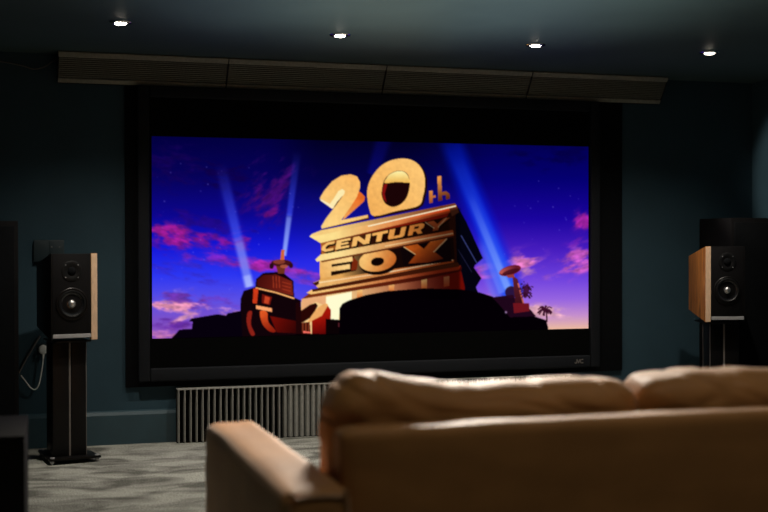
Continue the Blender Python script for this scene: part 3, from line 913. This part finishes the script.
# ------------------------------------------------------------------ sofa seen from behind
sofa = thing('sofa', 'tan leather sofa in the foreground seen from behind, with plump back cushions', 'sofa', (1.62, -4.40, 0))
OX, OY = 1.62, -4.40
def soft_box(x0, x1, y0, y1, z0, z1, bev, puff=0.0, seed=1, wr=0.0, n=26):
    """rounded upholstery block; puff bulges the faces, wr adds creases"""
    b = bmesh.new()
    bmesh.ops.create_cube(b, size=2)
    bmesh.ops.subdivide_edges(b, edges=b.edges[:], cuts=n, use_grid_fill=True)
    hx, hy, hz = (x1 - x0) / 2, (y1 - y0) / 2, (z1 - z0) / 2
    c = Vector(((x0 + x1) / 2, (y0 + y1) / 2, (z0 + z1) / 2))
    for v in b.verts:
        # bunch the grid towards the edges so that the roundings stay smooth
        q = [math.copysign(abs(t) ** .6, t) for t in v.co]
        p = Vector((q[0] * hx, q[1] * hy, q[2] * hz))
        e = Vector((max(-hx + bev, min(hx - bev, p.x)), max(-hy + bev, min(hy - bev, p.y)), max(-hz + bev, min(hz - bev, p.z))))
        d = p - e
        if d.length > 1e-9: p = e + d.normalized() * bev if max(abs(d.x), abs(d.y), abs(d.z)) > bev * .999 else e + d
        nx, ny, nz = p.x / hx, p.y / hy, p.z / hz
        if puff:
            p.x += puff * nx * (1 - min(1, ny * ny)) * (1 - min(1, nz * nz))
            p.y += puff * ny * (1 - min(1, nx * nx)) * (1 - min(1, nz * nz))
            p.z += puff * nz * (1 - min(1, nx * nx)) * (1 - min(1, ny * ny))
        if wr:
            fold = abs(mnoise.noise(Vector((p.x * 7 + p.z * 16 + seed, p.z * 6 - p.x * 2.5 + seed, .3))))
            s = Vector((p.x * 3.2 + seed * 7.1, p.y * 4, p.z * 4 - p.x * 2.2))
            k = mnoise.noise(s * 1.3) * .9 + .5 * (1 - abs(mnoise.noise(Vector((p.x * 4 + p.z * 9 + seed, p.z * 5 - p.x * 2, p.y * 3)) )) * 2.2)
            k -= .75 * max(0, 1 - fold * 4.5)
            dirn = Vector((nx ** 3, ny ** 3, nz ** 3))
            if dirn.length > 1e-6: p += dirn.normalized() * wr * k
        v.co = p + c
    m = MB()
    m._merge(b)
    return m
def sp(mb, name, m='sofa', parent=None, **kw):
    o = mb.build(name, M[m], parent or sofa, ang=60)
    if parent is None: o.matrix_parent_inverse = Matrix.Translation((-OX, -OY, 0))
    return o
Yd = lambda d: d - 7.6
for s, (xa, xb) in enumerate(((.564, .728), (2.512, 2.684))):
    arm = sp(soft_box(xa, xb, Yd(2.63), Yd(3.79), .10, .667, .035, .006, 3 + s, .004), 'arm')
    p = MB()
    xo = xa + .012 if s == 0 else xb - .012
    p.tube(smooth_path([(xa + .02, Yd(2.632), .12), (xa + .016, Yd(2.632), .62), (xa + .035, Yd(2.634), .650), (xb - .035, Yd(2.634), .650), (xb - .016, Yd(2.632), .62), (xb - .02, Yd(2.632), .12)], 6), .004, 8)
    q = p.build('piping', M['piping'], arm)
sp(soft_box(.735, 2.505, Yd(2.76), Yd(2.855), .12, .777, .020, .004, 9, .003), 'back_panel')
sp(MB().box(.735, 2.505, Yd(2.86), Yd(3.72), .10, .30, .012), 'seat_base')
for k, (xa, xb) in enumerate(((.740, 1.618), (1.622, 2.500))):
    sp(soft_box(xa, xb, Yd(3.10), Yd(3.80), .305, .465, .05, .012, 20 + k, .004), 'seat_cushion')
def back_cushion(xa, xb, y0, y1, z0, z1, lift, seed):
    mb = soft_box(xa, xb, y0, y1, z0, z1, .075, .012, seed, .0075, 60)
    # plump side, sagging side, and a shallow hollow along the crown
    cx_, hx = (xa + xb) / 2, (xb - xa) / 2
    for v in mb.bm.verts:
        t = (v.co.x - cx_) / hx
        kz = max(0, (v.co.z - z0) / (z1 - z0))
        v.co.z += kz * kz * lift(t)
        v.co.y += (v.co.z - z0) * -.10 + .02
    return mb
sp(back_cushion(.764, 1.606, Yd(2.915), Yd(3.14), .44, .850, lambda t: .030 * math.exp(-((t + .78) / .26) ** 2) - .010 * math.exp(-((t + .15) / .35) ** 2) - .006 * t, 31), 'back_cushion')
sp(back_cushion(1.618, 2.50, Yd(2.915), Yd(3.14), .44, .858, lambda t: -.008 * math.exp(-((t - .1) / .5) ** 2), 44), 'back_cushion')
for xx in (.60, 2.64):
    for yy in (Yd(2.70), Yd(3.70)):
        sp(MB().lathe([(0, 0), (.018, 0), (.025, .10), (0, .10)], 20, Matrix.Translation((xx, yy, 0))), 'leg', 'black')

# ------------------------------------------------------------------ lights of the room, with assumed and added ones
def spot(name, loc, energy, col, angle, blend, size=.03, rot=(0, 0, 0)):
    l = bpy.data.lights.new(name, 'SPOT')
    l.energy = energy
    l.color = col
    l.spot_size = R(angle)
    l.spot_blend = blend
    l.shadow_soft_size = size
    o = bpy.data.objects.new(name, l)
    COL.objects.link(o)
    o.location = loc
    o.rotation_euler = rot
    return o
WARM = (1.0, 0.92, 0.80)
def aim(p, q):
    return (Vector(q) - Vector(p)).to_track_quat('-Z', 'Y').to_euler()
for i, (x, y) in enumerate(DL):
    spot('downlight_beam', (x, y, H - .02), 84, WARM, 132, 1.0)
# assumed unseen ceiling lights: tilted in front of the seating, a weaker pair behind
for p, q, e in (((1.95, -2.05, H - .02), (.95, -4.0, .7), 1050), ((3.0, -2.05, H - .02), (2.1, -4.4, .8), 170)):
    spot('assumed_seating_beam', p, e, WARM, 58, 1.0, .22, rot=aim(p, q))
p = (1.712, -1.135, H - .025)
spot('side_wall_fill', p, 320, WARM, 21, .5, rot=aim(p, (5.05, -.60, 1.68)))  # extra beam at the second downlight, added to brighten the right-hand wall
for x in (1.0, 2.3):
    spot('assumed_rear_beam', (x, -5.3, H - .02), 13, WARM, 120, 1.0)  # assumed lamps out of view, added to light the sofa from behind
# low unseen spot in front of the sofa, assumed and added for ceiling glow
spot('assumed_uplight', (1.95, -2.3, .40), 150, (1.0, 0.97, 0.90), 92, 1.0, .06, (math.pi, 0, 0))

w = bpy.data.worlds.new('dark_room')
w.use_nodes = True
w.node_tree.nodes['Background'].inputs[0].default_value = (0, 0, 0, 1)
w.node_tree.nodes['Background'].inputs[1].default_value = 0
S.world = w

# ------------------------------------------------------------------ camera
th, pt, rl = 0.294557, 0.00903, -0.001512
fw = Vector((math.sin(th) * math.cos(pt), math.cos(th) * math.cos(pt), -math.sin(pt)))
rt = Vector((math.cos(th), -math.sin(th), 0))
up = rt.cross(fw)
r2 = rt * math.cos(rl) + up * math.sin(rl)
u2 = up * math.cos(rl) - rt * math.sin(rl)
cam = bpy.data.cameras.new('camera')
co = bpy.data.objects.new('camera', cam)
COL.objects.link(co)
mw = Matrix.Identity(4)
for i in range(3):
    mw[i][0], mw[i][1], mw[i][2] = r2[i], u2[i], -fw[i]
mw.translation = Vector((0, -7.6, 1.213))
co.matrix_world = mw
cam.sensor_width = 36
cam.lens = 1221.6 / 768 * 36
cam.clip_start = .05
cam.dof.use_dof = True
cam.dof.focus_distance = 7.5
cam.dof.aperture_fstop = 2.0
S.camera = co

S.view_settings.view_transform = 'Standard'
S.view_settings.look = 'None'
S.view_settings.exposure = 0
S.view_settings.gamma = 1
S.view_settings.use_curve_mapping = False
